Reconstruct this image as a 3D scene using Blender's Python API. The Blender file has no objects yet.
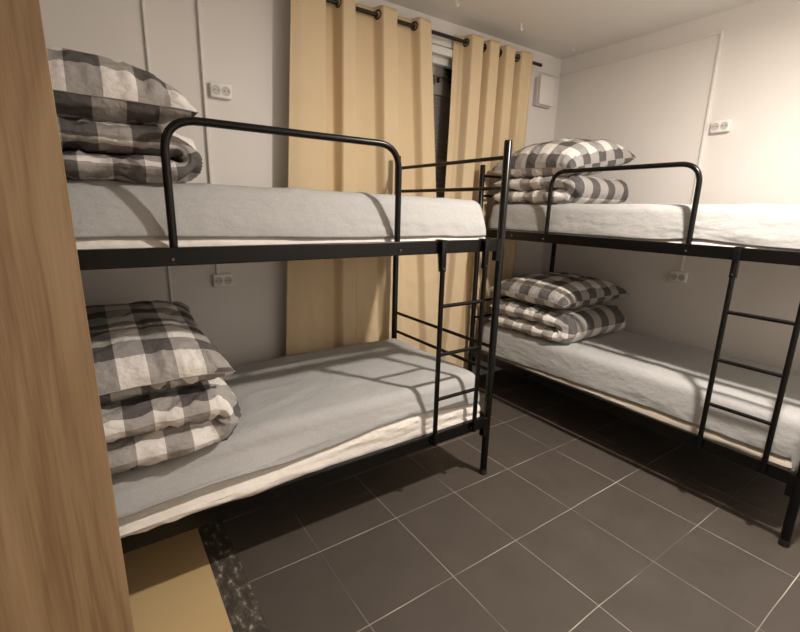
import bpy, bmesh, math, random
from mathutils import Vector, Matrix, noise
S = bpy.context.scene
COL = S.collection
PI = math.pi

# ------------------------------------------------------------------ helpers
def link(o): COL.objects.link(o); return o

def tag(o, label, cat, group=None):
    o['label'] = label; o['category'] = cat
    if group: o['group'] = group
    return o

def empty(name, loc, label, cat, group=None, rz=0):
    o = link(bpy.data.objects.new(name, None))
    o.empty_display_size = 0.1
    o.location = loc; o.rotation_euler = (0, 0, rz)
    return tag(o, label, cat, group)

def obj(name, geo, mat, parent=None, smooth=True, loc=None):
    v, f = geo[0], geo[1]
    me = bpy.data.meshes.new(name)
    me.from_pydata([tuple(p) for p in v], [], f)
    if len(geo) > 2:
        uv = me.uv_layers.new(name='uv')
        for poly in me.polygons:
            for li, vi in zip(poly.loop_indices, poly.vertices):
                uv.data[li].uv = geo[2][vi]
    me.update()
    if smooth:
        for p in me.polygons: p.use_smooth = True
        try: me.set_sharp_from_angle(angle=math.radians(50))
        except Exception: pass
    me.materials.append(mat)
    o = link(bpy.data.objects.new(name, me))
    if parent: o.parent = parent
    if loc: o.location = loc
    return o

def struct(name, geo, mat, smooth=False, parent=None):
    o = obj(name, geo, mat, parent, smooth)
    if not parent: o['kind'] = 'structure'
    return o

def join(*gs):
    v, f = [], []
    for g in gs:
        n = len(v); v += list(g[0]); f += [tuple(i + n for i in q) for q in g[1]]
    return v, f

def box(x0, x1, y0, y1, z0, z1, bev=0.0, seg=2):
    bm = bmesh.new()
    bmesh.ops.create_cube(bm, size=1)
    for w in bm.verts:
        w.co = Vector(((x0+x1)/2 + w.co.x*(x1-x0), (y0+y1)/2 + w.co.y*(y1-y0), (z0+z1)/2 + w.co.z*(z1-z0)))
    if bev > 0:
        bmesh.ops.bevel(bm, geom=list(bm.edges), offset=bev, segments=seg, affect='EDGES', profile=0.5)
    bm.verts.index_update()
    g = ([w.co.copy() for w in bm.verts], [tuple(w.index for w in p.verts) for p in bm.faces])
    bm.free()
    return g

def tube(pts, r, n=14, cap=True, closed=False):
    pts = [Vector(p) for p in pts]
    v, f = [], []
    N = len(pts)
    up = None
    for i, p in enumerate(pts):
        if closed: t = (pts[(i+1) % N] - pts[i-1]).normalized()
        else: t = (pts[min(i+1, N-1)] - pts[max(i-1, 0)]).normalized()
        if up is None:
            up = Vector((0, 0, 1)) if abs(t.z) < .9 else Vector((1, 0, 0))
        a = t.cross(up).normalized(); b = a.cross(t).normalized(); up = b
        rr = r[i] if isinstance(r, (list, tuple)) else r
        for k in range(n):
            an = 2*PI*k/n
            v.append(p + (a*math.cos(an) + b*math.sin(an))*rr)
    for i in range(N if closed else N-1):
        j = (i+1) % N
        for k in range(n):
            f.append((i*n+k, i*n+(k+1) % n, j*n+(k+1) % n, j*n+k))
    if cap and not closed:
        f.append(tuple(range(n-1, -1, -1))); f.append(tuple((N-1)*n+k for k in range(n)))
    return v, f

def rounded_path(pts, rad, n=8):
    pts = [Vector(p) for p in pts]
    out = [pts[0]]
    for i in range(1, len(pts)-1):
        a = (pts[i-1]-pts[i]).normalized(); b = (pts[i+1]-pts[i]).normalized()
        s, e = pts[i] + a*rad, pts[i] + b*rad
        for k in range(n+1):
            t = k/n
            out.append(s*(1-t)**2 + pts[i]*2*t*(1-t) + e*t*t)
    out.append(pts[-1])
    return out

def torus(c, nrm, R, r, n=28, m=10):
    nrm = Vector(nrm).normalized()
    a = nrm.cross(Vector((0, 0, 1))).normalized(); b = nrm.cross(a)
    return tube([Vector(c) + (a*math.cos(2*PI*k/n) + b*math.sin(2*PI*k/n))*R for k in range(n)], r, m, closed=True)

def disc(c, nrm, r, h, n=20):
    c = Vector(c); nrm = Vector(nrm).normalized()
    return tube([c, c + nrm*h], r, n)

def nz(x, y, z): return noise.noise(Vector((x, y, z)))
def sm(a, b, x):
    t = max(0., min(1., (x-a)/(b-a))); return t*t*(3-2*t)

# ------------------------------------------------------------------ materials
def mat(name, col=(.8, .8, .8), rough=.5, spec=.5, metal=0.):
    m = bpy.data.materials.new(name); m.use_nodes = True
    b = m.node_tree.nodes['Principled BSDF']
    b.inputs['Base Color'].default_value = (*col, 1)
    b.inputs['Roughness'].default_value = rough
    b.inputs['Metallic'].default_value = metal
    b.inputs['Specular IOR Level'].default_value = spec
    return m, m.node_tree, b

class NT:
    def __init__(s, nt): s.n = nt.nodes; s.l = nt.links
    def node(s, typ, **kw):
        x = s.n.new(typ)
        for k, v in kw.items():
            if k.startswith('_'): setattr(x, k[1:], v)
            else: x.inputs[k.replace('0', ' ')].default_value = v
        return x
    def link(s, a, b): s.l.new(a, b)
    def math(s, op, a, b=None, c=None):
        x = s.n.new('ShaderNodeMath'); x.operation = op
        for i, q in enumerate((a, b, c)):
            if q is None: continue
            if isinstance(q, (int, float)): x.inputs[i].default_value = q
            else: s.l.new(q, x.inputs[i])
        return x.outputs[0]
    def mix(s, fac, a, b):
        x = s.n.new('ShaderNodeMix'); x.data_type = 'RGBA'
        for i, q in ((0, fac), (6, a), (7, b)):
            if isinstance(q, (int, float)): x.inputs[i].default_value = q
            elif isinstance(q, tuple): x.inputs[i].default_value = (*q, 1)
            else: s.l.new(q, x.inputs[i])
        return x.outputs[2]
    def noise(s, vec, scale, detail=3, rough=.55):
        x = s.n.new('ShaderNodeTexNoise'); x.inputs['Scale'].default_value = scale
        x.inputs['Detail'].default_value = detail; x.inputs['Roughness'].default_value = rough
        if vec is not None: s.l.new(vec, x.inputs['Vector'])
        return x.outputs['Fac']
    def coord(s, which='Object', scale=None, loc=None):
        x = s.n.new('ShaderNodeTexCoord').outputs[which]
        if scale or loc:
            mp = s.n.new('ShaderNodeMapping')
            if scale: mp.inputs['Scale'].default_value = scale
            if loc: mp.inputs['Location'].default_value = loc
            s.l.new(x, mp.inputs['Vector']); x = mp.outputs[0]
        return x
    def ramp(s, fac, stops):
        x = s.n.new('ShaderNodeValToRGB'); e = x.color_ramp.elements
        while len(e) < len(stops): e.new(.5)
        for i, (p, c) in enumerate(stops): e[i].position = p; e[i].color = (*c, 1)
        s.l.new(fac, x.inputs[0]); return x.outputs[0]
    def bump(s, h, strength, dist, bsdf):
        x = s.n.new('ShaderNodeBump'); x.inputs['Strength'].default_value = strength
        x.inputs['Distance'].default_value = dist
        s.l.new(h, x.inputs['Height']); s.l.new(x.outputs[0], bsdf.inputs['Normal'])

def plaster(name, col, var=.03):
    m, nt, b = mat(name, col, .6, .3); N = NT(nt)
    c = N.coord('Object')
    f = N.noise(c, 1.7, 4)
    dk = tuple(x*(1-var*2) for x in col)
    N.link(N.mix(f, dk, tuple(min(1, x*(1+var)) for x in col)), b.inputs['Base Color'])
    N.bump(N.noise(c, 90, 3), .12, .002, b)
    return m
M_wall = plaster('painted_wall', (.80, .765, .73))
M_ceil = plaster('painted_ceiling', (.84, .81, .775))
M_wallback = plaster('painted_wall_taupe', (.80, .77, .73))
M_trim = mat('white_plastic_trim', (.80, .77, .735), .4)[0]
M_socket = mat('white_socket_plastic', (.86, .84, .81), .3)[0]
M_hole = mat('dark_socket_hole', (.03, .03, .03), .5)[0]
M_well = mat('socket_well_plastic', (.55, .53, .51), .4)[0]
M_metal = mat('black_powder_coat', (.004, .0037, .0034), .27, .28)[0]
M_bolt = mat('steel_bolt', (.16, .15, .14), .35, .5, 1.)[0]
M_rod = mat('dark_bronze_rod', (.018, .014, .011), .35, .5, .3)[0]
M_eye = mat('dark_bronze_eyelet', (.10, .075, .055), .28, .5, .8)[0]
M_frame = mat('window_frame_white', (.80, .78, .75), .4)[0]
M_shut = mat('dark_grey_shutter', (.34, .315, .29), .5)[0]
M_shutbox = mat('grey_shutter_box', (.40, .37, .34), .55)[0]
M_vent = mat('white_vent_plastic', (.82, .79, .76), .4)[0]
M_ventbase = mat('vent_base_gap_shade', (.60, .57, .54), .5)[0]  # grey puts the shaded gap behind the cover plate into the colour
M_piping = mat('pillow_seam_grey', (.33, .31, .30), .8)[0]
M_rub = mat('black_rubber', (.01, .01, .01), .7)[0]

def glass():
    m = bpy.data.materials.new('window_glass'); m.use_nodes = True
    nt = m.node_tree; nt.nodes.clear(); N = NT(nt)
    out = nt.nodes.new('ShaderNodeOutputMaterial')
    t = nt.nodes.new('ShaderNodeBsdfTransparent'); g = nt.nodes.new('ShaderNodeBsdfGlossy')
    g.inputs['Roughness'].default_value = .03
    fr = nt.nodes.new('ShaderNodeFresnel'); fr.inputs[0].default_value = 1.5
    mx = nt.nodes.new('ShaderNodeMixShader')
    N.link(fr.outputs[0], mx.inputs[0]); N.link(t.outputs[0], mx.inputs[1]); N.link(g.outputs[0], mx.inputs[2])
    N.link(mx.outputs[0], out.inputs[0])
    return m
M_glass = glass()

def fabric(name, col, var=.12, bump=.25, fine=420, mid=40, crease=0.):
    m, nt, b = mat(name, col, .92, .15); N = NT(nt)
    c = N.coord('Object')
    f = N.math('ADD', N.math('MULTIPLY', N.noise(c, fine, 2), .6), N.math('MULTIPLY', N.noise(c, mid, 4), .4))
    N.link(N.ramp(f, [(.3, tuple(x*(1-var) for x in col)), (.7, tuple(min(1, x*(1+var)) for x in col))]), b.inputs['Base Color'])
    if crease:
        r1 = N.math('ABSOLUTE', N.math('SUBTRACT', N.noise(N.coord('Object', (5, 7, 9)), 1.0, 3, .6), .5))
        r1 = N.math('MULTIPLY', N.math('MINIMUM', N.math('MULTIPLY', r1, 6.0), 1.0), -1.0)
        r2 = N.noise(N.coord('Object', (16, 22, 26)), 1.0, 3)
        f = N.math('ADD', N.math('MULTIPLY', f, .22), N.math('ADD', N.math('MULTIPLY', r1, -.55*crease), N.math('MULTIPLY', r2, 1.1*crease)))
        N.bump(f, bump, .012, b)
    else:
        N.bump(f, bump, .003, b)
    return m
M_sheet = fabric('grey_jersey_sheet', (.42, .42, .415), .12, .26, 330, 120, 1.)
M_white = fabric('white_mattress_cover', (.80, .76, .71), .05, .4, 420, 40, 1.)
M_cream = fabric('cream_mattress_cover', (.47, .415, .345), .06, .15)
M_curtain = fabric('beige_curtain', (.70, .555, .36), .05, .12, 500, 9)

def gingham(name, cell, off=(0, 0)):
    m, nt, b = mat(name, (1, 1, 1), .85, .2); N = NT(nt)
    uv = N.coord('UV'); sp = nt.nodes.new('ShaderNodeSeparateXYZ'); N.link(uv, sp.inputs[0])
    st = []
    for i in range(2):
        fr = N.math('FRACT', N.math('ADD', N.math('DIVIDE', sp.outputs[i], cell*2), off[i]))
        st.append(N.math('LESS_THAN', fr, .5))
    s = N.math('MULTIPLY', N.math('ADD', st[0], st[1]), .5)
    r = N.ramp(s, [(0., (.80, .77, .74)), (.5, (.37, .35, .335)), (1., (.115, .107, .104))])
    rn = nt.nodes[-1]
    for x in nt.nodes:
        if x.type == 'VALTORGB': x.color_ramp.interpolation = 'LINEAR'
    th = N.noise(uv, 500, 1)
    col = nt.nodes.new('ShaderNodeMix'); col.data_type = 'RGBA'; col.blend_type = 'MULTIPLY'
    col.inputs[0].default_value = 1
    N.link(r, col.inputs[6]); N.link(N.ramp(th, [(.25, (.88, .88, .88)), (.75, (1, 1, 1))]), col.inputs[7])
    N.link(col.outputs[2], b.inputs['Base Color'])
    r1 = N.math('ABSOLUTE', N.math('SUBTRACT', N.noise(N.coord('Object', (9, 9, 12)), 1.0, 3, .6), .5))
    r1 = N.math('MINIMUM', N.math('MULTIPLY', r1, 6.0), 1.0)
    N.bump(N.math('ADD', N.noise(N.coord('Object'), 26, 3), N.math('MULTIPLY', r1, .7)), .45, .010, b)
    return m
M_ging = gingham('grey_gingham_cotton', .084, (.1, .2))

def wood():
    m, nt, b = mat('oak_laminate', (.4, .27, .15), .45, .35); N = NT(nt)
    c = N.coord('Object', (1, 1, 1))
    warp = N.noise(N.coord('Object', (3.5, 3.5, .7)), 1.0, 2)
    mp = nt.nodes.new('ShaderNodeMapping'); mp.inputs['Scale'].default_value = (10, 10, .55)
    N.link(c, mp.inputs['Vector'])
    ad = nt.nodes.new('ShaderNodeVectorMath'); ad.operation = 'ADD'
    cb = nt.nodes.new('ShaderNodeCombineXYZ'); N.link(N.math('MULTIPLY', warp, 2.6), cb.inputs[0])
    N.link(mp.outputs[0], ad.inputs[0]); N.link(cb.outputs[0], ad.inputs[1])
    broad = N.noise(ad.outputs[0], 1.1, 3, .5)
    wv = N.math('ABSOLUTE', N.math('SUBTRACT', N.math('FRACT', N.math('MULTIPLY', broad, 5.0)), .5))
    fine = N.noise(N.coord('Object', (160, 160, 5)), 1.0, 3, .6)
    f = N.math('ADD', N.math('ADD', N.math('MULTIPLY', broad, .55), N.math('MULTIPLY', wv, .40)), N.math('MULTIPLY', fine, .42))
    col = N.ramp(f, [(.36, (.19, .118, .062)), (.58, (.30, .20, .115)), (.85, (.385, .27, .162))])
    N.link(col, b.inputs['Base Color'])
    N.bump(fine, .12, .001, b)
    return m
M_wood = wood()

def tiles():
    m, nt, b = mat('brown_floor_tile', (.1, .08, .07), .55, .3); N = NT(nt)
    c = N.coord('Object'); sp = nt.nodes.new('ShaderNodeSeparateXYZ'); N.link(c, sp.inputs[0])
    X, Y = sp.outputs[0], sp.outputs[1]
    wob = N.math('MULTIPLY', N.math('SUBTRACT', N.noise(c, 2.0, 2), .5), .012)
    def dist(a, lines):
        a = N.math('ADD', a, wob); d = None
        for x in lines:
            q = N.math('ABSOLUTE', N.math('SUBTRACT', a, x))
            d = q if d is None else N.math('MINIMUM', d, q)
        return d
    dx = dist(X, (.645, 1.027, 1.386, 1.779, 2.177, 2.57, 2.96)); dy = dist(Y, (-1.25, -.86, -.47, -.08, .31, .67, 1.066, 1.469, 1.87, 2.26))
    g = N.noise(c, 2.6, 3)
    def line(d, wid, seed):
        gg = N.noise(N.coord('Object', None, (seed, seed*2, 0)), 2.2, 3)
        base = N.math('SUBTRACT', 1.0, N.math('MINIMUM', N.math('DIVIDE', d, wid), 1.0))
        soft = N.math('MULTIPLY', N.math('MINIMUM', N.math('MULTIPLY', base, 1.6), 1.0), 1.0)
        return N.math('MULTIPLY', soft, N.ramp(gg, [(.40, (.08,)*3), (.64, (1,)*3)]))
    ln = N.math('MAXIMUM', N.math('MULTIPLY', line(dx, .0020, 3.1), .75), line(dy, .0022, 7.7))
    base = N.mix(N.noise(c, 5, 4), (.066, .055, .047), (.094, .079, .067))
    base = N.mix(N.math('MULTIPLY', N.noise(c, 190, 2), .25), base, (.06, .05, .042))
    # a few pale plaster specks
    vo = nt.nodes.new('ShaderNodeTexVoronoi'); vo.inputs['Scale'].default_value = 5.5; N.link(c, vo.inputs['Vector'])
    speck = N.math('LESS_THAN', vo.outputs['Distance'], .022)
    base = N.mix(N.math('MULTIPLY', speck, .35), base, (.5, .46, .40))
    N.link(N.mix(ln, base, (.58, .53, .46)), b.inputs['Base Color'])
    N.link(N.ramp(N.noise(c, 7, 3), [(.3, (.42,)*3), (.7, (.62,)*3)]), b.inputs['Roughness'])
    N.bump(N.math('MINIMUM', dx, N.math('MINIMUM', dy, .004)), .3, .3, b)
    return m
M_tile = tiles()

def lino():
    m, nt, b = mat('yellow_ochre_lino', (.5, .34, .15), .55, .3); N = NT(nt)
    c = N.coord('Object')
    vo = nt.nodes.new('ShaderNodeTexVoronoi'); vo.inputs['Scale'].default_value = 3.0; N.link(c, vo.inputs['Vector'])
    spk = N.math('LESS_THAN', vo.outputs['Distance'], .016)
    N.link(N.mix(spk, N.mix(N.noise(c, 6, 4), (.50, .36, .18), (.58, .43, .23)), (.16, .09, .04)), b.inputs['Base Color'])
    return m
M_lino = lino()
def residue():
    m, nt, b = mat('old_adhesive_strip', (.1, .08, .06), .8, .2); N = NT(nt)
    c = N.coord('Object')
    a = N.noise(N.coord('Object', (1, .5, 1)), 38, 6, .7)
    col = N.ramp(a, [(.45, (.055, .046, .038)), (.57, (.10, .088, .072)), (.66, (.36, .32, .26)), (.75, (.50, .45, .37))])
    N.link(col, b.inputs['Base Color'])
    N.bump(a, .6, .004, b)
    return m
M_res = residue()
M_darkfloor = mat('dark_brown_floor', (.05, .042, .036), .8, .2)[0]

# ------------------------------------------------------------------ room
XW, YW, ZC = 3.355, 2.604, 2.62
XL, YN = -.66, -.62
WT = .22
wx0, wx1, wz0, wz1 = 1.28, 2.78, .98, 2.415
struct('floor', box(XL-WT, XW+WT, YN-WT, YW+WT, -.2, 0), M_tile)
struct('ceiling', box(XL-WT, XW+WT, YN-WT, YW+WT, ZC, ZC+.2), M_ceil)
struct('wall_back', join(box(XL, wx0, YW, YW+WT, 0, ZC), box(wx1, XW, YW, YW+WT, 0, ZC),
                         box(wx0, wx1, YW, YW+WT, 0, wz0), box(wx0, wx1, YW, YW+WT, wz1, ZC)), M_wall)
struct('wall_right', box(XW, XW+WT, YN-WT, YW+WT, 0, ZC), M_wall)
struct('wall_left', box(XL-WT, XL, YN-WT, YW+WT, 0, ZC), M_wallback)
struct('wall_front', box(XL, XW, YN-WT, YN, 0, ZC), M_wallback)

# floor build-up left of the tiles
struct('trim_1', box(.247, .350, -.9, 1.97, 0, .0025), M_res)
struct('trim_2', box(XL, .2465, -.9, 1.90, 0, .004), M_lino)
struct('trim_3', box(XL, .2465, 1.9005, YW, 0, .002), M_darkfloor)  # darker floor section from the lino's back edge to the wall

# cable trunking and panel joints
def cable(name, x, z0, z1):          # on the back wall
    struct(name, join(box(x-.006, x+.006, YW-.016, YW, z0, z1, .003)), M_trim)
cable('trim_4', .322, .02, ZC)
struct('trim_5', box(.555, .571, YW-.020, YW, 1.02, ZC, .003), M_trim)
struct('trim_6', box(2.80, XW-.012, YW-.010, YW, 2.478, 2.492, .002), M_trim)
struct('trim_7', box(XW-.010, XW, 1.436, YW-.012, 2.496, 2.510, .002), M_trim)
struct('trim_8', box(XW-.015, XW, 1.421, 1.435, 1.03, 2.510, .002), M_trim)

# window
fr = struct('window_1', join(box(wx0, wx1, YW+.02, YW+.09, wz1-.055, wz1), box(wx0, wx1, YW+.02, YW+.09, wz0, wz0+.06),
            box(wx0, wx0+.06, YW+.02, YW+.09, wz0+.06, wz1-.055), box(wx1-.06, wx1, YW+.02, YW+.09, wz0+.06, wz1-.055)), M_frame)
obj('window_pane', box(wx0+.06, wx1-.06, YW+.05, YW+.056, wz0+.06, wz1-.055), M_glass, fr, False)
obj('window_casing', join(box(wx0-.05, wx1+.05, YW-.022, YW, wz1+.045, wz1+.085, .004), box(wx0-.05, wx1+.05, YW-.034, YW, wz1-.012, wz1+.034, .004)), M_frame, fr, False)
sh = empty('roller_shutter', (2.03, YW+.105, wz0), 'dark grey slatted shutter closed outside the window, seen between the curtains', 'shutter')
v, f = [], []
zz = wz0-.02; k = 0
prof = [(0, .0), (.006, .006), (.011, .016), (.006, .0235), (.0, .025)]
pts = []
while zz < 2.17:
    for a, b_ in prof[:-1]: pts.append((a, zz+b_))
    zz += .025
pts.append((0, zz))
for x in (wx0+.004, wx1-.004):
    for a, z in pts: v.append((x-2.03, -a, z-wz0))
n = len(pts)
for i in range(n-1): f.append((i, i+n, i+n+1, i+1))
obj('shutter_slats', (v, f), M_shut, sh)
obj('shutter_box', box(wx0-2.026, wx1-2.034, -.03, .07, zz-wz0, wz1-wz0-.004), M_shutbox, sh, False)
# thin rod inside the window
cr = tag(obj('cafe_rod', tube([(wx0+.03, 0, 0), (wx1-.03, 0, 0)], .006), M_bolt, None, loc=(0, YW+.028, 2.283)),
         'thin metal rod across the dark window pane between the curtains', 'rod')
for x in (2.10, 1.45, 2.6):
    obj('rod_hook', join(box(x-.006, x+.006, -.004, .012, -.035, .006)), M_metal, cr, False)

# ------------------------------------------------------------------ curtains
YR, ZR = 2.520, 2.495
rod = empty('curtain_rod', (.93, YR, ZR), 'black metal curtain rod running above the window under the ceiling', 'curtain rod')
def L(o): return o
obj('rod_tube', tube([(-.03, 0, 0), (2.07, 0, 0)], .0115, 16), M_rod, rod)
for x in (-.03, 2.07):
    obj('end_cap', tube([(x-.010, 0, 0), (x+.010, 0, 0)], .0125, 16), M_rod, rod)
for x in (.0, 1.89):
    obj('rod_bracket', join(box(x-.008, x+.008, .011, YW-YR, -.008, .008, .002), box(x-.018, x+.018, YW-YR-.006, YW-YR, -.03, .03, .002)), M_rod, rod, False)

def curtain(name, label, xa_t, xb_t, xa_b, xb_b, knots, eyes, zbot, seed, amp=.045, midpow=1.0):
    """knots: (x at the rod, y offset from the rod); negative is towards the room."""
    rt = empty(name, ((xa_t+xb_t)/2, YR, zbot), label, 'curtain', 'beige eyelet curtains')
    ox, oz = (xa_t+xb_t)/2, zbot
    def yo(x):
        for (x0, y0), (x1, y1) in zip(knots, knots[1:]):
            if x <= x1: 
                t = (x-x0)/(x1-x0); t = max(0, min(1, t)); t = t*t*(3-2*t)
                return y0 + (y1-y0)*t
        return knots[-1][1]
    NX, NZ = 200, 110
    ztop = ZR + .043
    v, f = [], []
    for j in range(NZ+1):
        tz = j/NZ; z = ztop + (zbot-ztop)*tz
        for i in range(NX+1):
            u = i/NX
            xt = xa_t + (xb_t-xa_t)*u
            g = tz**midpow
            xx = xt + ((xa_b + (xb_b-xa_b)*u) - xt)*g
            a = amp*(1 - .35*tz)
            y = yo(xt)*a
            y += .010*tz*nz(u*9+seed, tz*1.2, seed) + .016*tz*nz(u*4+seed, tz*.8, seed+3)
            # soft creases, stronger low down
            cr_ = nz(xx*9+seed, z*7, seed*2); cr2 = nz(xx*22, z*16+seed, 4.)
            y += (.005*cr_ + .0026*cr2)*sm(.25, .75, tz)
            y += .0030*(1-abs(nz(xx*5, z*8+seed, 9))*5)*sm(.55, .75, tz)*(1 if abs(nz(xx*5, z*8+seed, 9)) < .2 else 0)
            v.append((xx-ox, y, z-oz))
    W = NX+1
    for j in range(NZ):
        for i in range(NX): f.append((j*W+i, (j+1)*W+i, (j+1)*W+i+1, j*W+i+1))
    c = obj('curtain_fabric', (v, f), M_curtain, rt)
    md = c.modifiers.new('thick', 'SOLIDIFY'); md.thickness = .0016; md.offset = 0
    for x in eyes:
        d = (yo(x+.006)-yo(x-.006))*amp/.012
        obj('eyelet', torus((x-ox, yo(x)*amp, ZR-oz), (-d, 1, 0), .022, .0055), M_eye, rt)
    return rt
curtain('curtain', 'wide beige eyelet curtain on the left, behind the nearer bunk bed', .995, 1.925, .88, 2.15,
        [(.995, -.8), (1.06, -1), (1.185, -.9), (1.215, .9), (1.262, .9), (1.292, -1), (1.36, -.95), (1.40, .75), (1.515, .55), (1.55, -1), (1.64, -.95), (1.68, .75), (1.785, .5), (1.815, -.95), (1.90, -.8), (1.925, -.2)],
        [1.20, 1.278, 1.382, 1.532, 1.66, 1.799], .15, 1.3)
curtain('curtain', 'narrower beige eyelet curtain on the right, beside the white vent cover', 2.160, 2.862, 2.05, 2.88,
        [(2.160, .9), (2.20, .85), (2.228, .5), (2.255, -.9), (2.345, -1), (2.372, .9), (2.39, .9), (2.42, -1), (2.50, -1), (2.53, .95), (2.55, .9), (2.58, -1), (2.66, -1), (2.70, .95), (2.725, .8), (2.757, -.7), (2.80, -.6), (2.83, -1), (2.862, -.8)],
        [2.238, 2.36, 2.403, 2.515, 2.562, 2.68, 2.741], .13, 7.9, .05, 2.2)

# ------------------------------------------------------------------ bunk bed
def make_bed(loc, label):
    R = empty('bunk_bed', loc, label, 'bunk bed', 'black metal bunk beds')
    LN, WD, HT = 2.02, .90, 1.715
    rp = .0185
    py0, py1 = .0, WD
    for x in (.0, LN):
        for y in (py0, py1):
            p = obj('post', tube([(x, y, .012), (x, y, HT-.004), (x, y, HT)], [rp, rp, rp-.003], 18), M_metal, R)
            obj('foot_cap', tube([(x, y, 0), (x, y, .03)], rp+.002, 18), M_rub, p)
            sx = 1 if x == 0 else -1
            for z in (.27, 1.20):
                obj('rail_bracket', box(min(x+sx*.012, x+sx*.038), max(x+sx*.012, x+sx*.038), y-.016, y+.016, z-.035, z+.07, .003), M_metal, R, False)
    for z0, z1 in ((.286, .344), (1.212, 1.268)):
        for y in (py0, py1):
            obj('side_rail', box(.018, LN-.018, y-.013, y+.013, z0, z1, .003), M_metal, R, False)
        for x in (0, LN):
            obj('end_rail', box(x-.013, x+.013, py0+.018, py1-.018, z0, z1, .003), M_metal, R, False)
        for i in range(9):
            x = .12 + i*(LN-.24)/8
            obj('slat', join(box(x-.022, x+.022, .085, WD-.06, z0+.004, z0+.013),
                tube([(x, .011, z0+.006), (x, .09, z0+.006)], .0022, 6), tube([(x, WD-.065, z0+.006), (x, WD-.011, z0+.006)], .0022, 6)), M_metal, R, False)
    for x in (0, LN):
        for z in (.595, .722, 1.503, 1.641):
            obj('end_bar', tube([(x, py0+.01, z), (x, py1-.01, z)], .0095, 12), M_metal, R)
    # guard rail
    g = rounded_path([(.588, .026, 1.225), (.588, .026, 1.640), (1.423, .026, 1.640), (1.423, .026, 1.225)], .10, 10)
    gr = obj('guard_rail', tube(g, .0125, 14), M_metal, R); gr.location.x = .011
    # ladder
    ld = obj('ladder', join(*[join(tube([(x, -.028, .300), (x, -.028, 1.20)], .0115, 12),
                               box(x-.013, x+.013, -.036, -.014, 1.135, 1.272, .002),
                               box(x-.013, x+.013, -.036, .015, 1.267, 1.273, .002)) for x in (1.640, 1.897)]), M_metal, R)
    for z in (.532, .752, .980):
        obj('rung', tube([(1.640, -.028, z), (1.897, -.028, z)], .009, 12), M_metal, ld)
    for x, z in ((.588, 1.233), (1.423, 1.233), (.33, 1.24), (1.64, .315), (1.897, .315)):
        obj('bolt', tube([(x, -.013, z), (x, -.018, z)], [.0065, .0045], 10), M_bolt, R)
    for x in (1.64, 1.897):
        obj('bolt', tube([(x, -.036, 1.15), (x, -.041, 1.15)], [.006, .004], 10), M_bolt, R)
    obj('bolt', tube([(LN+.018, .0, 1.225), (LN+.024, 0, 1.225)], [.007, .004], 10), M_bolt, R)
    return R
B1 = Vector((-.388, 1.515, 0)); B2 = Vector((2.369, 2.423, 0))
bed = make_bed(B1, 'black metal bunk bed in front of the curtains, nearer the wardrobe')
def copy_tree(o, parent=None):
    c = link(o.copy())
    if parent: c.parent = parent
    for ch in list(o.children): copy_tree(ch, c)
    return c
bed2 = copy_tree(bed)
bed2.location = B2; bed2.rotation_euler = (0, 0, -PI/2)
[c for c in bed2.children if c.name.startswith('guard_rail')][0].location.x = -.008
bed2['label'] = 'black metal bunk bed along the right wall, cut off by the right picture edge'

# ------------------------------------------------------------------ mattresses
def grid_box(nx, ny, nz_, faces='xXyYzZ'):
    v, f = [], []
    def face(fn, a, b):
        n0 = len(v)
        for j in range(b+1):
            for i in range(a+1): v.append(Vector(fn(2*i/a-1, 2*j/b-1)))
        for j in range(b):
            for i in range(a): f.append((n0+j*(a+1)+i, n0+j*(a+1)+i+1, n0+(j+1)*(a+1)+i+1, n0+(j+1)*(a+1)+i))
    if 'z' in faces: face(lambda s, t: (s, -t, -1), nx, ny)
    if 'Z' in faces: face(lambda s, t: (s, t, 1), nx, ny)
    if 'y' in faces: face(lambda s, t: (s, -1, t), nx, nz_)
    if 'Y' in faces: face(lambda s, t: (-s, 1, t), nx, nz_)
    if 'x' in faces: face(lambda s, t: (-1, -s, t), ny, nz_)
    if 'X' in faces: face(lambda s, t: (1, s, t), ny, nz_)
    return v, f
def weld(v, f, eps=1e-5):
    key, mp, out = {}, [], []
    for p in v:
        k = (round(p.x/eps), round(p.y/eps), round(p.z/eps))
        if k not in key: key[k] = len(out); out.append(p)
        mp.append(key[k])
    return out, [tuple(mp[i] for i in q) for q in f]

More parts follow.
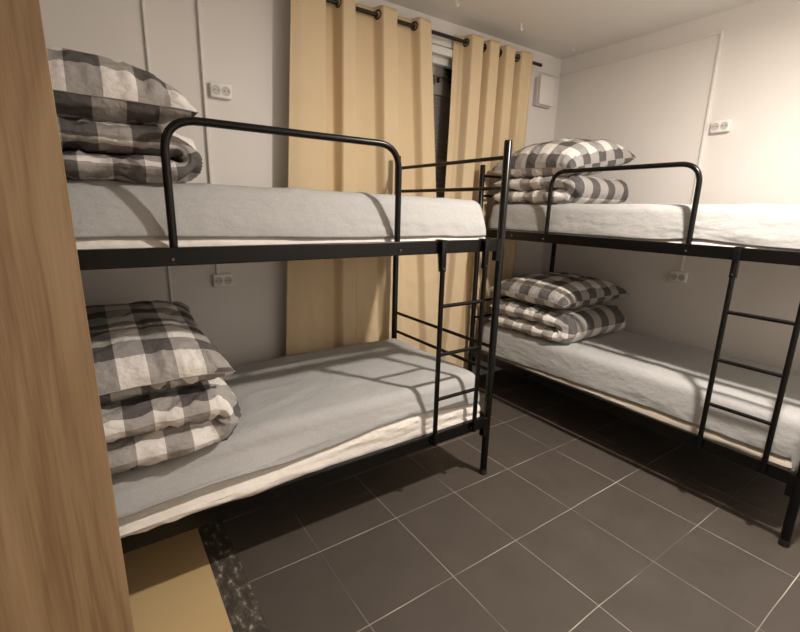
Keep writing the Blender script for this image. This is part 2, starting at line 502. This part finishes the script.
def mattress(bedobj, label, zb, zt, hem, seed, body_mat, bulge=0., sag=None, hemlow=.0, lean=0., x1=2.002, y0=.052):
    rz = bedobj.rotation_euler.z
    x0, y1 = .03, .852
    rt = empty('mattress', bedobj.matrix_basis @ Vector(((x0+x1)/2, (y0+y1)/2, zb)), label, 'mattress', 'mattresses on the bunk beds', rz)
    cx, cy = (x0+x1)/2, (y0+y1)/2
    hx, hy, hz = (x1-x0)/2, (y1-y0)/2, (zt-zb)/2
    def zs(x, y): return sag(x, y) if sag else 0.
    def build(inset, shell):
        v, f = grid_box(120, 50, 22, 'xXyYZ' if shell else 'xXyYzZ')
        r = .048 if shell else .028
        out = []
        for q in v:
            px, py, pz = q.x*(hx-inset), q.y*(hy-inset), q.z*(hz-inset)
            lowest = -9 if shell else -(hz-inset)+r
            ix = max(-(hx-inset)+r, min(hx-inset-r, px)); iy = max(-(hy-inset)+r, min(hy-inset-r, py))
            iz = max(lowest, min(hz-inset-r, pz))
            d = Vector((px-ix, py-iy, pz-iz))
            nrm = d.normalized() if d.length > 1e-9 else Vector((0, 0, 1))
            p = Vector((ix, iy, iz)) + nrm*min(r, d.length if d.length < r and False else r) if d.length > 1e-9 else Vector((px, py, pz))
            X, Y = p.x+cx, p.y+cy
            t = (p.z+hz)/(2*hz)
            if shell:
                front = q.y < -.999
                h = hem(X) if front else hemlow
                h += .006*nz(X*6, Y*6, seed)
                if t < .8: p.z = -hz + (h + (.8-h)*(t/.8))*2*hz
            # wrinkles
            w = .0045*nz(X*3+seed, Y*3, p.z*3+seed)
            if abs(q.y) > .99 or abs(q.x) > .99:
                dd = sm(1.0, .15, t)
                if shell:
                    w += .005*nz(X*4+seed, Y*4, t*3)*dd + .0025*nz(X*22, t*3+seed, Y*22)*dd + .0035*nz(X*7+t*6, t*7+seed, Y*7)*dd*sm(-.1, .3, nz(X*1.7, seed, 0))
                else:
                    hb = hem(X) if q.y < -.99 else hemlow
                    mk = sm(hb+.02, hb-.13, t)
                    w = min(w, .003)*(1-mk) + mk*.006
                    w += mk*.007*nz(X*2.2+t*2.5, t*9+seed, Y*3) + mk*.006*(1-abs(nz(X*3.5+seed+t*4.5, t*10-X*1.5, Y*4))*4)*(1 if abs(nz(X*3.5+seed+t*4.5, t*10-X*1.5, Y*4)) < .25 else 0)
                    w += .007*mk
            else:
                w += .0022*nz(X*7+seed, Y*9, 2.) 
                ridge = abs(nz(X*2.3+seed, Y*2.9, 5.))
                w += .0035*max(0, 1-ridge*9)
            p = p + nrm*w
            if bulge and q.y < 0:
                k = bulge*sm(1.25, .45, X)*sm(.80, .25, t)*sm(-.2, -.95, q.y)
                p.y -= k; p.z += k*.9*sm(.5, .0, t)
            if q.y < 0: p.y += lean*max(0, min(1, t))**1.5*sm(0., -.9, q.y)
            p.z += zs(X, Y)*t
            out.append(Vector((p.x, p.y, p.z+hz)))
        return weld(out, f)
    b = obj('mattress_body', build(.010, False), body_mat, rt)
    s = obj('fitted_sheet', build(0., True), M_sheet, rt)
    s['label'] = 'grey jersey fitted sheet'
    md = s.modifiers.new('thick', 'SOLIDIFY'); md.thickness = .003; md.offset = -1
    return rt
def dsag(x, y): return -.035*sm(.9, .3, x)*sm(.6, .05, y) - .012*sm(1.2, .2, x)
mattress(bed, 'grey sheeted mattress on the top bunk in front of the curtains', 1.227, 1.462,
         lambda x: .27 + .03*math.sin(x*3.1+.5) - .05*sm(1.6, 1.9, x), 1.0, M_white, sag=lambda x, y: -.012*sm(1.0, 1.95, x), lean=.06)
mattress(bed, 'grey sheeted mattress on the bottom bunk with the wide white edge, beside the wardrobe', .301, .570,
         lambda x: .38 + .20*math.exp(-((x-1.5)/.36)**2) - .10*sm(.75, .3, x) + .03*sm(1.7, 1.95, x), 4.0, M_white, bulge=.065, sag=dsag, lean=.03, y0=.022)
mattress(bed2, 'grey sheeted mattress on the top bunk along the right wall', 1.227, 1.455,
         lambda x: .20 + .08*math.exp(-((x-1.45)/.14)**2), 9.0, M_white, lean=.03, y0=.040)
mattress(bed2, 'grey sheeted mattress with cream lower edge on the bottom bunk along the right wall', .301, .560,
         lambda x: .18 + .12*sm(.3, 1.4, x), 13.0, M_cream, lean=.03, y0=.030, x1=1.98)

# ------------------------------------------------------------------ pillows and folded duvets
def pillow(bedobj, label, cx, cy, cz, lx, ly, up, dn, rx, ry, rz, seed, uvo=(0, 0)):
    m = M_ging
    """lx, ly: half sizes along and across the bed; cz: height of the seam."""
    Mx = bedobj.matrix_basis @ Matrix.Translation((cx, cy, cz)) @ Matrix.Rotation(rz, 4, 'Z') @ Matrix.Rotation(ry, 4, 'Y') @ Matrix.Rotation(rx, 4, 'X')
    base = Mx @ Vector((0, 0, -dn))
    rt = empty('pillow', base, label, 'pillow', 'grey gingham pillows')
    inv = Matrix.Translation(-base) @ Mx
    NU, NV = 72, 88
    v, f, uv = [], [], []
    def plan(u, w):
        x = lx*u*(1 - .085*(1-w*w)*abs(u)**3); y = ly*w*(1 - .075*(1-u*u)*abs(w)**3)
        x += .006*nz(w*5, seed, 1)*abs(u)**4; y += .006*nz(u*5, seed, 2)*abs(w)**4
        return x, y
    for side in (1, -1):
        n0 = len(v)
        for j in range(NV+1):
            w = 2*j/NV-1
            for i in range(NU+1):
                u = 2*i/NU-1
                # cluster the samples towards the rim
                uu = math.sin(u*PI/2)*.55 + u*.45; ww = math.sin(w*PI/2)*.55 + w*.45
                x, y = plan(uu, ww)
                e = max(0, (1-uu**4)*(1-ww**4))
                dome = max(0., (1-abs(uu)**2.4)*(1-abs(ww)**2.4))**(.36 if side > 0 else .26) * (.70+.30*math.sqrt(e))
                h = (up if side > 0 else dn)*dome
                rim = (1-min(1, dome*1.15))
                al = (abs(uu)**6 > abs(ww)**6)
                tcoord = ww if al else uu
                wr = nz(tcoord*11+seed, (uu if al else ww)*2, side+seed)
                wr2 = nz(tcoord*24+seed, (uu if al else ww)*3, side*2+seed)
                h += (.020*wr+.010*wr2)*sm(0, .35, dome)*rim*(1.3 if side > 0 else .6)
                h += .010*nz(uu*2.2+seed, ww*2.2, seed+side)*dome
                rd = abs(nz(uu*2.0+ww*1.3+seed, ww*2.1-uu*.8, seed*1.7+side))
                h -= .010*max(0, 1-rd*7)*dome
                p = Vector((x, y, side*max(h, 0)))
                # drooping corners
                p.z -= .008*(abs(uu)*abs(ww))**5
                v.append(inv @ p)
                uv.append((x+uvo[0]+(.03 if side < 0 else 0), y+uvo[1]+(.068 if side < 0 else 0)))
        W = NU+1
        for j in range(NV):
            for i in range(NU):
                q = (n0+j*W+i, n0+j*W+i+1, n0+(j+1)*W+i+1, n0+(j+1)*W+i)
                f.append(q if side > 0 else q[::-1])
    obj('pillowcase', (v, f, uv), m, rt)
    ring = []
    K = 30
    for a, b_ in (((-1, -1), (1, -1)), ((1, -1), (1, 1)), ((1, 1), (-1, 1)), ((-1, 1), (-1, -1))):
        for k in range(K):
            t = k/K; u = a[0]+(b_[0]-a[0])*t; w = a[1]+(b_[1]-a[1])*t
            x, y = plan(u, w); ring.append(inv @ Vector((x*1.003, y*1.003, -.008*(abs(u)*abs(w))**5)))
    pp = obj('piping', tube(ring, .0017, 8, closed=True), M_piping, rt)
    return rt

def duvet(bedobj, label, xa, xb, ya, yb, zb, t, seed, dz=0., skew=0., uvo=(0, 0)):
    m = M_ging
    """folded once: two thick layers with the fold at xb."""
    base = bedobj.matrix_basis @ Vector(((xa+xb)/2, (ya+yb)/2, zb))
    Mx = Matrix.Translation(-base) @ bedobj.matrix_basis
    rt = empty('folded_duvet', base, label, 'duvet', 'folded grey gingham duvets')
    hth = t/2; Rb = hth*1.02
    path = []
    xe = xb - 2*Rb
    for k in range(30): path.append((xa + (xe-xa)*k/30, zb+hth))
    for k in range(29):
        a = -PI/2 + PI*k/28; path.append((xe + Rb*math.cos(a)*1.25, zb+hth+Rb + Rb*math.sin(a)))
    for k in range(1, 31): path.append((xe + (xa-xe)*k/30, zb+hth+2*Rb))
    P = [Vector((a, 0, c)) for a, c in path]
    N = len(P); NV = 64
    s = [0.]
    for a, b_ in zip(P, P[1:]): s.append(s[-1]+(b_-a).length)
    tot = s[-1]
    v, f, uv = [], [], []
    for side in (1, -1):
        n0 = len(v)
        for j in range(NV+1):
            w0 = 2*j/NV-1; w = math.sin(w0*PI/2)*.7+w0*.3
            for i in range(N):
                tg = (P[min(i+1, N-1)]-P[max(i-1, 0)]).normalized()
                nr = Vector((tg.z, 0, -tg.x))      # outside of the fold
                edge = max(0., 1-abs(w)**9)**.5
                endt = min(1, math.sqrt(max(0, min(s[i], tot-s[i])/.05))) if min(s[i], tot-s[i]) < .05 else 1
                th = hth*edge*endt
                arc = (30 <= i < 59)
                bend = math.sin(PI*(i-29)/30) if 29 <= i <= 59 else 0
                inner = side < 0
                if inner: th *= 1.0
                y = (ya+yb)/2 + (yb-ya)/2*w
                front = sm(.55, .95, abs(w))
                wr = .010*nz(s[i]*9+seed, w*4, seed)+.008*nz(s[i]*24+seed, w*3, 1.)
                rg = abs(nz(s[i]*13+seed+w*3, w*6, seed+2)); wr += .016*(max(0, 1-rg*5)-.3)*front
                amp = (.45 + .9*front + .9*bend*front)*edge*endt
                if inner: amp *= .8
                if not inner and not arc and s[i] < tot*.45: amp *= .35 if abs(w) < .75 else 1
                th2 = th + wr*amp
                p = P[i] + nr*side*max(th2, 0)
                # gathers drawn in at the fold
                p.y = y*1.0 + (.016*nz(s[i]*14+seed, 3, seed) + .018*bend*(1 if w < 0 else -1))*front
                p.x += skew*(w+1)
                p.z += dz*(p.x-xa)/(xb-xa)*((p.z-zb)/(2*t))
                p.z += .012*nz(p.x*3+seed, p.y*3, 8.)*((p.z-zb)/(2*t))
                p.z = max(p.z, zb+.001)
                v.append(Mx @ p)
                uv.append((s[i]+uvo[0], y + (th*side*1.0)*(1 if w < 0 else -1)*sm(.5, 1, abs(w)) + uvo[1]))
        W = N
        for j in range(NV):
            for i in range(N-1):
                q = (n0+j*W+i, n0+j*W+i+1, n0+(j+1)*W+i+1, n0+(j+1)*W+i)
                f.append(q if side < 0 else q[::-1])
    obj('duvet_cover', (v, f, uv), m, rt)
    return rt

bpy.context.view_layer.update()
duvet(bed, 'folded grey gingham duvet on the top bunk nearest the wardrobe', .03, .715, .075, .84, 1.456, .083, 2.0, uvo=(.05, .065))
pillow(bed, 'puffy grey gingham pillow on the upper duvet by the wardrobe', .36, .44, 1.697, .345, .385, .155, .078, math.radians(2), math.radians(1), 0, 3.0, (-.038, .122))
duvet(bed, 'folded grey gingham duvet with gathered end on the bottom bunk by the wardrobe', .05, .77, .0, .81, .540, .108, 5.0, dz=.01, uvo=(.02, .084))
pillow(bed, 'grey gingham pillow tilted on the lower duvet by the wardrobe', .405, .42, .858, .345, .41, .12, .085, math.radians(5), math.radians(-3), 0, 6.0, (.06, .114))
duvet(bed2, 'folded grey gingham duvet on the top bunk along the right wall', .05, .70, .06, .725, 1.451, .088, 8.0, uvo=(.04, .03))
pillow(bed2, 'grey gingham pillow topmost on the right upper bunk', .38, .375, 1.730, .33, .345, .155, .092, math.radians(10), math.radians(2), 0, 9.0, (.03, .0))
duvet(bed2, 'folded grey gingham duvet in the shade of the right lower bunk', .12, .79, .04, .785, .556, .10, 11.0, uvo=(.0, .05))
pillow(bed2, 'grey gingham pillow in the shade of the right lower bunk', .435, .42, .845, .325, .385, .115, .085, math.radians(1), math.radians(1), 0, 12.0, (.05, .04))

# ------------------------------------------------------------------ wardrobe
w = empty('wardrobe', (-.3130, 1.2097, 0), 'tall oak laminate wardrobe at the left edge, side panel facing the camera', 'wardrobe', None, math.radians(2))
w.rotation_euler.y = -.005
xa, xb, ya, yb = -.29, .29, -.24, .24
obj('side_panel', box(xa, xb, ya, ya+.018, 0, 2.05, .001), M_wood, w, False)
obj('side_panel', box(xa, xb, yb-.018, yb, 0, 2.05, .001), M_wood, w, False)
obj('top_panel', box(xa, xb-.022, ya+.018, yb-.018, 2.03, 2.05), M_wood, w, False)
obj('bottom_panel', box(xa, xb-.022, ya+.018, yb-.018, .07, .088), M_wood, w, False)
obj('plinth', box(xb-.06, xb-.044, ya+.018, yb-.018, 0, .07), M_wood, w, False)
obj('back_panel', box(xa, xa+.005, ya+.018, yb-.018, .088, 2.03), M_wood, w, False)
for y0, y1 in ((ya+.020, -.001), (.001, yb-.020)):
    obj('door', box(xb-.021, xb-.003, y0, y1, .073, 2.028, .001), M_wood, w, False)

# ------------------------------------------------------------------ sockets, vent, ceiling hooks
def socket(label, origin, rz):
    """double socket, local: front faces -y."""
    r = empty('double_socket', origin, label, 'power socket', 'white double wall sockets', rz)
    obj('socket_body', box(-.052, .052, -.034, 0, -.035, .035, .006, 3), M_socket, r)
    for x in (-.0245, .0245):
        ring = obj('socket_well', join(disc((x, -.0352, 0), (0, 1, 0), .0205, .002, 24), torus((x, -.0345, 0), (0, 1, 0), .0205, .0018)), M_well, r)
        obj('pin_hole', join(disc((x-.0095, -.0365, 0), (0, 1, 0), .0032, .002, 10), disc((x+.0095, -.0365, 0), (0, 1, 0), .0032, .002, 10)), M_hole, ring)
    return r
socket('white double socket above the top bunk, left of the curtain', (.638, YW, 1.962), 0)
socket('white double socket on the wall over the left bottom bunk', (.585, YW, .985), 0)
socket('white double socket high on the right wall above the top bunk', (XW, 1.338, 1.948), -PI/2)
socket('white double socket in shade over the right bottom bunk', (XW, 1.43, .985), -PI/2)

vn = empty('vent_cover', (3.135, YW, 2.33), 'square white vent cover in the corner right of the curtains', 'vent cover')
obj('vent_base', box(-.088, .088, -.036, 0, -.105, .10, .004), M_ventbase, vn, False)
obj('cover_plate', box(-.075, .098, -.056, -.037, -.095, .115, .006, 3), M_vent, vn)

def hook(x, y, label):
    pts = [(0, 0, 0), (0, 0, -.022)] + [(.009-.009*math.cos(a), 0, -.022-.011*math.sin(a)-.004) for a in [k*PI/8 for k in range(0, 11)]]
    o = empty('ceiling_hook', (x, y, ZC), label, 'hook', 'white ceiling hooks')
    obj('hook_wire', tube(pts, .0035, 8), M_socket, o)
    obj('hook_collar', disc((0, 0, -.006), (0, 0, 1), .008, .006, 14), M_socket, o)
hook(1.961, 2.318, 'white ceiling hook at the top picture edge over the gap between the curtains')
hook(2.544, 2.330, 'white ceiling hook over the right curtain')
hook(3.149, 2.352, 'white ceiling hook nearest the right corner of the room')

# ------------------------------------------------------------------ light
def point(name, loc, power, col, r):
    l = bpy.data.lights.new(name, 'POINT'); l.energy = power; l.color = col; l.shadow_soft_size = r
    o = link(bpy.data.objects.new(name, l)); o.location = loc
    return o
LAMP = (1.92, .42, 2.50)
point('ceiling_lamp_glow', LAMP, 15, (1., .905, .81), .05)
al = bpy.data.lights.new('ceiling_lamp_disc', 'AREA'); al.shape = 'DISK'; al.size = .11; al.energy = 66; al.color = (1., .905, .81)
link(bpy.data.objects.new('ceiling_lamp_disc', al)).location = LAMP
wd = bpy.data.worlds.new('night'); S.world = wd; wd.use_nodes = True
wd.node_tree.nodes['Background'].inputs[0].default_value = (.02, .022, .03, 1)
wd.node_tree.nodes['Background'].inputs[1].default_value = .2

# ------------------------------------------------------------------ camera
yaw, pit, rol, fpx = .606780682, .237225023, -.0252620235, 445.326594
fw = Vector((math.sin(yaw)*math.cos(pit), math.cos(yaw)*math.cos(pit), -math.sin(pit)))
rt0 = Vector((math.cos(yaw), -math.sin(yaw), 0)); dn0 = fw.cross(rt0)
rt_ = rt0*math.cos(rol) + dn0*math.sin(rol); dn_ = dn0*math.cos(rol) - rt0*math.sin(rol)
cam = bpy.data.cameras.new('camera'); co = link(bpy.data.objects.new('camera', cam))
up = -dn_; bk = -fw
co.matrix_world = Matrix(((rt_.x, up.x, bk.x, 0), (rt_.y, up.y, bk.y, 0), (rt_.z, up.z, bk.z, 1.4), (0, 0, 0, 1)))
cam.sensor_fit = 'HORIZONTAL'; cam.sensor_width = 36; cam.lens = fpx/800*36
cam.clip_start = .01
S.camera = co
S.view_settings.view_transform = 'Standard'; S.view_settings.look = 'None'
S.view_settings.gamma = 1; S.view_settings.exposure = 0.
S.view_settings.use_curve_mapping = False
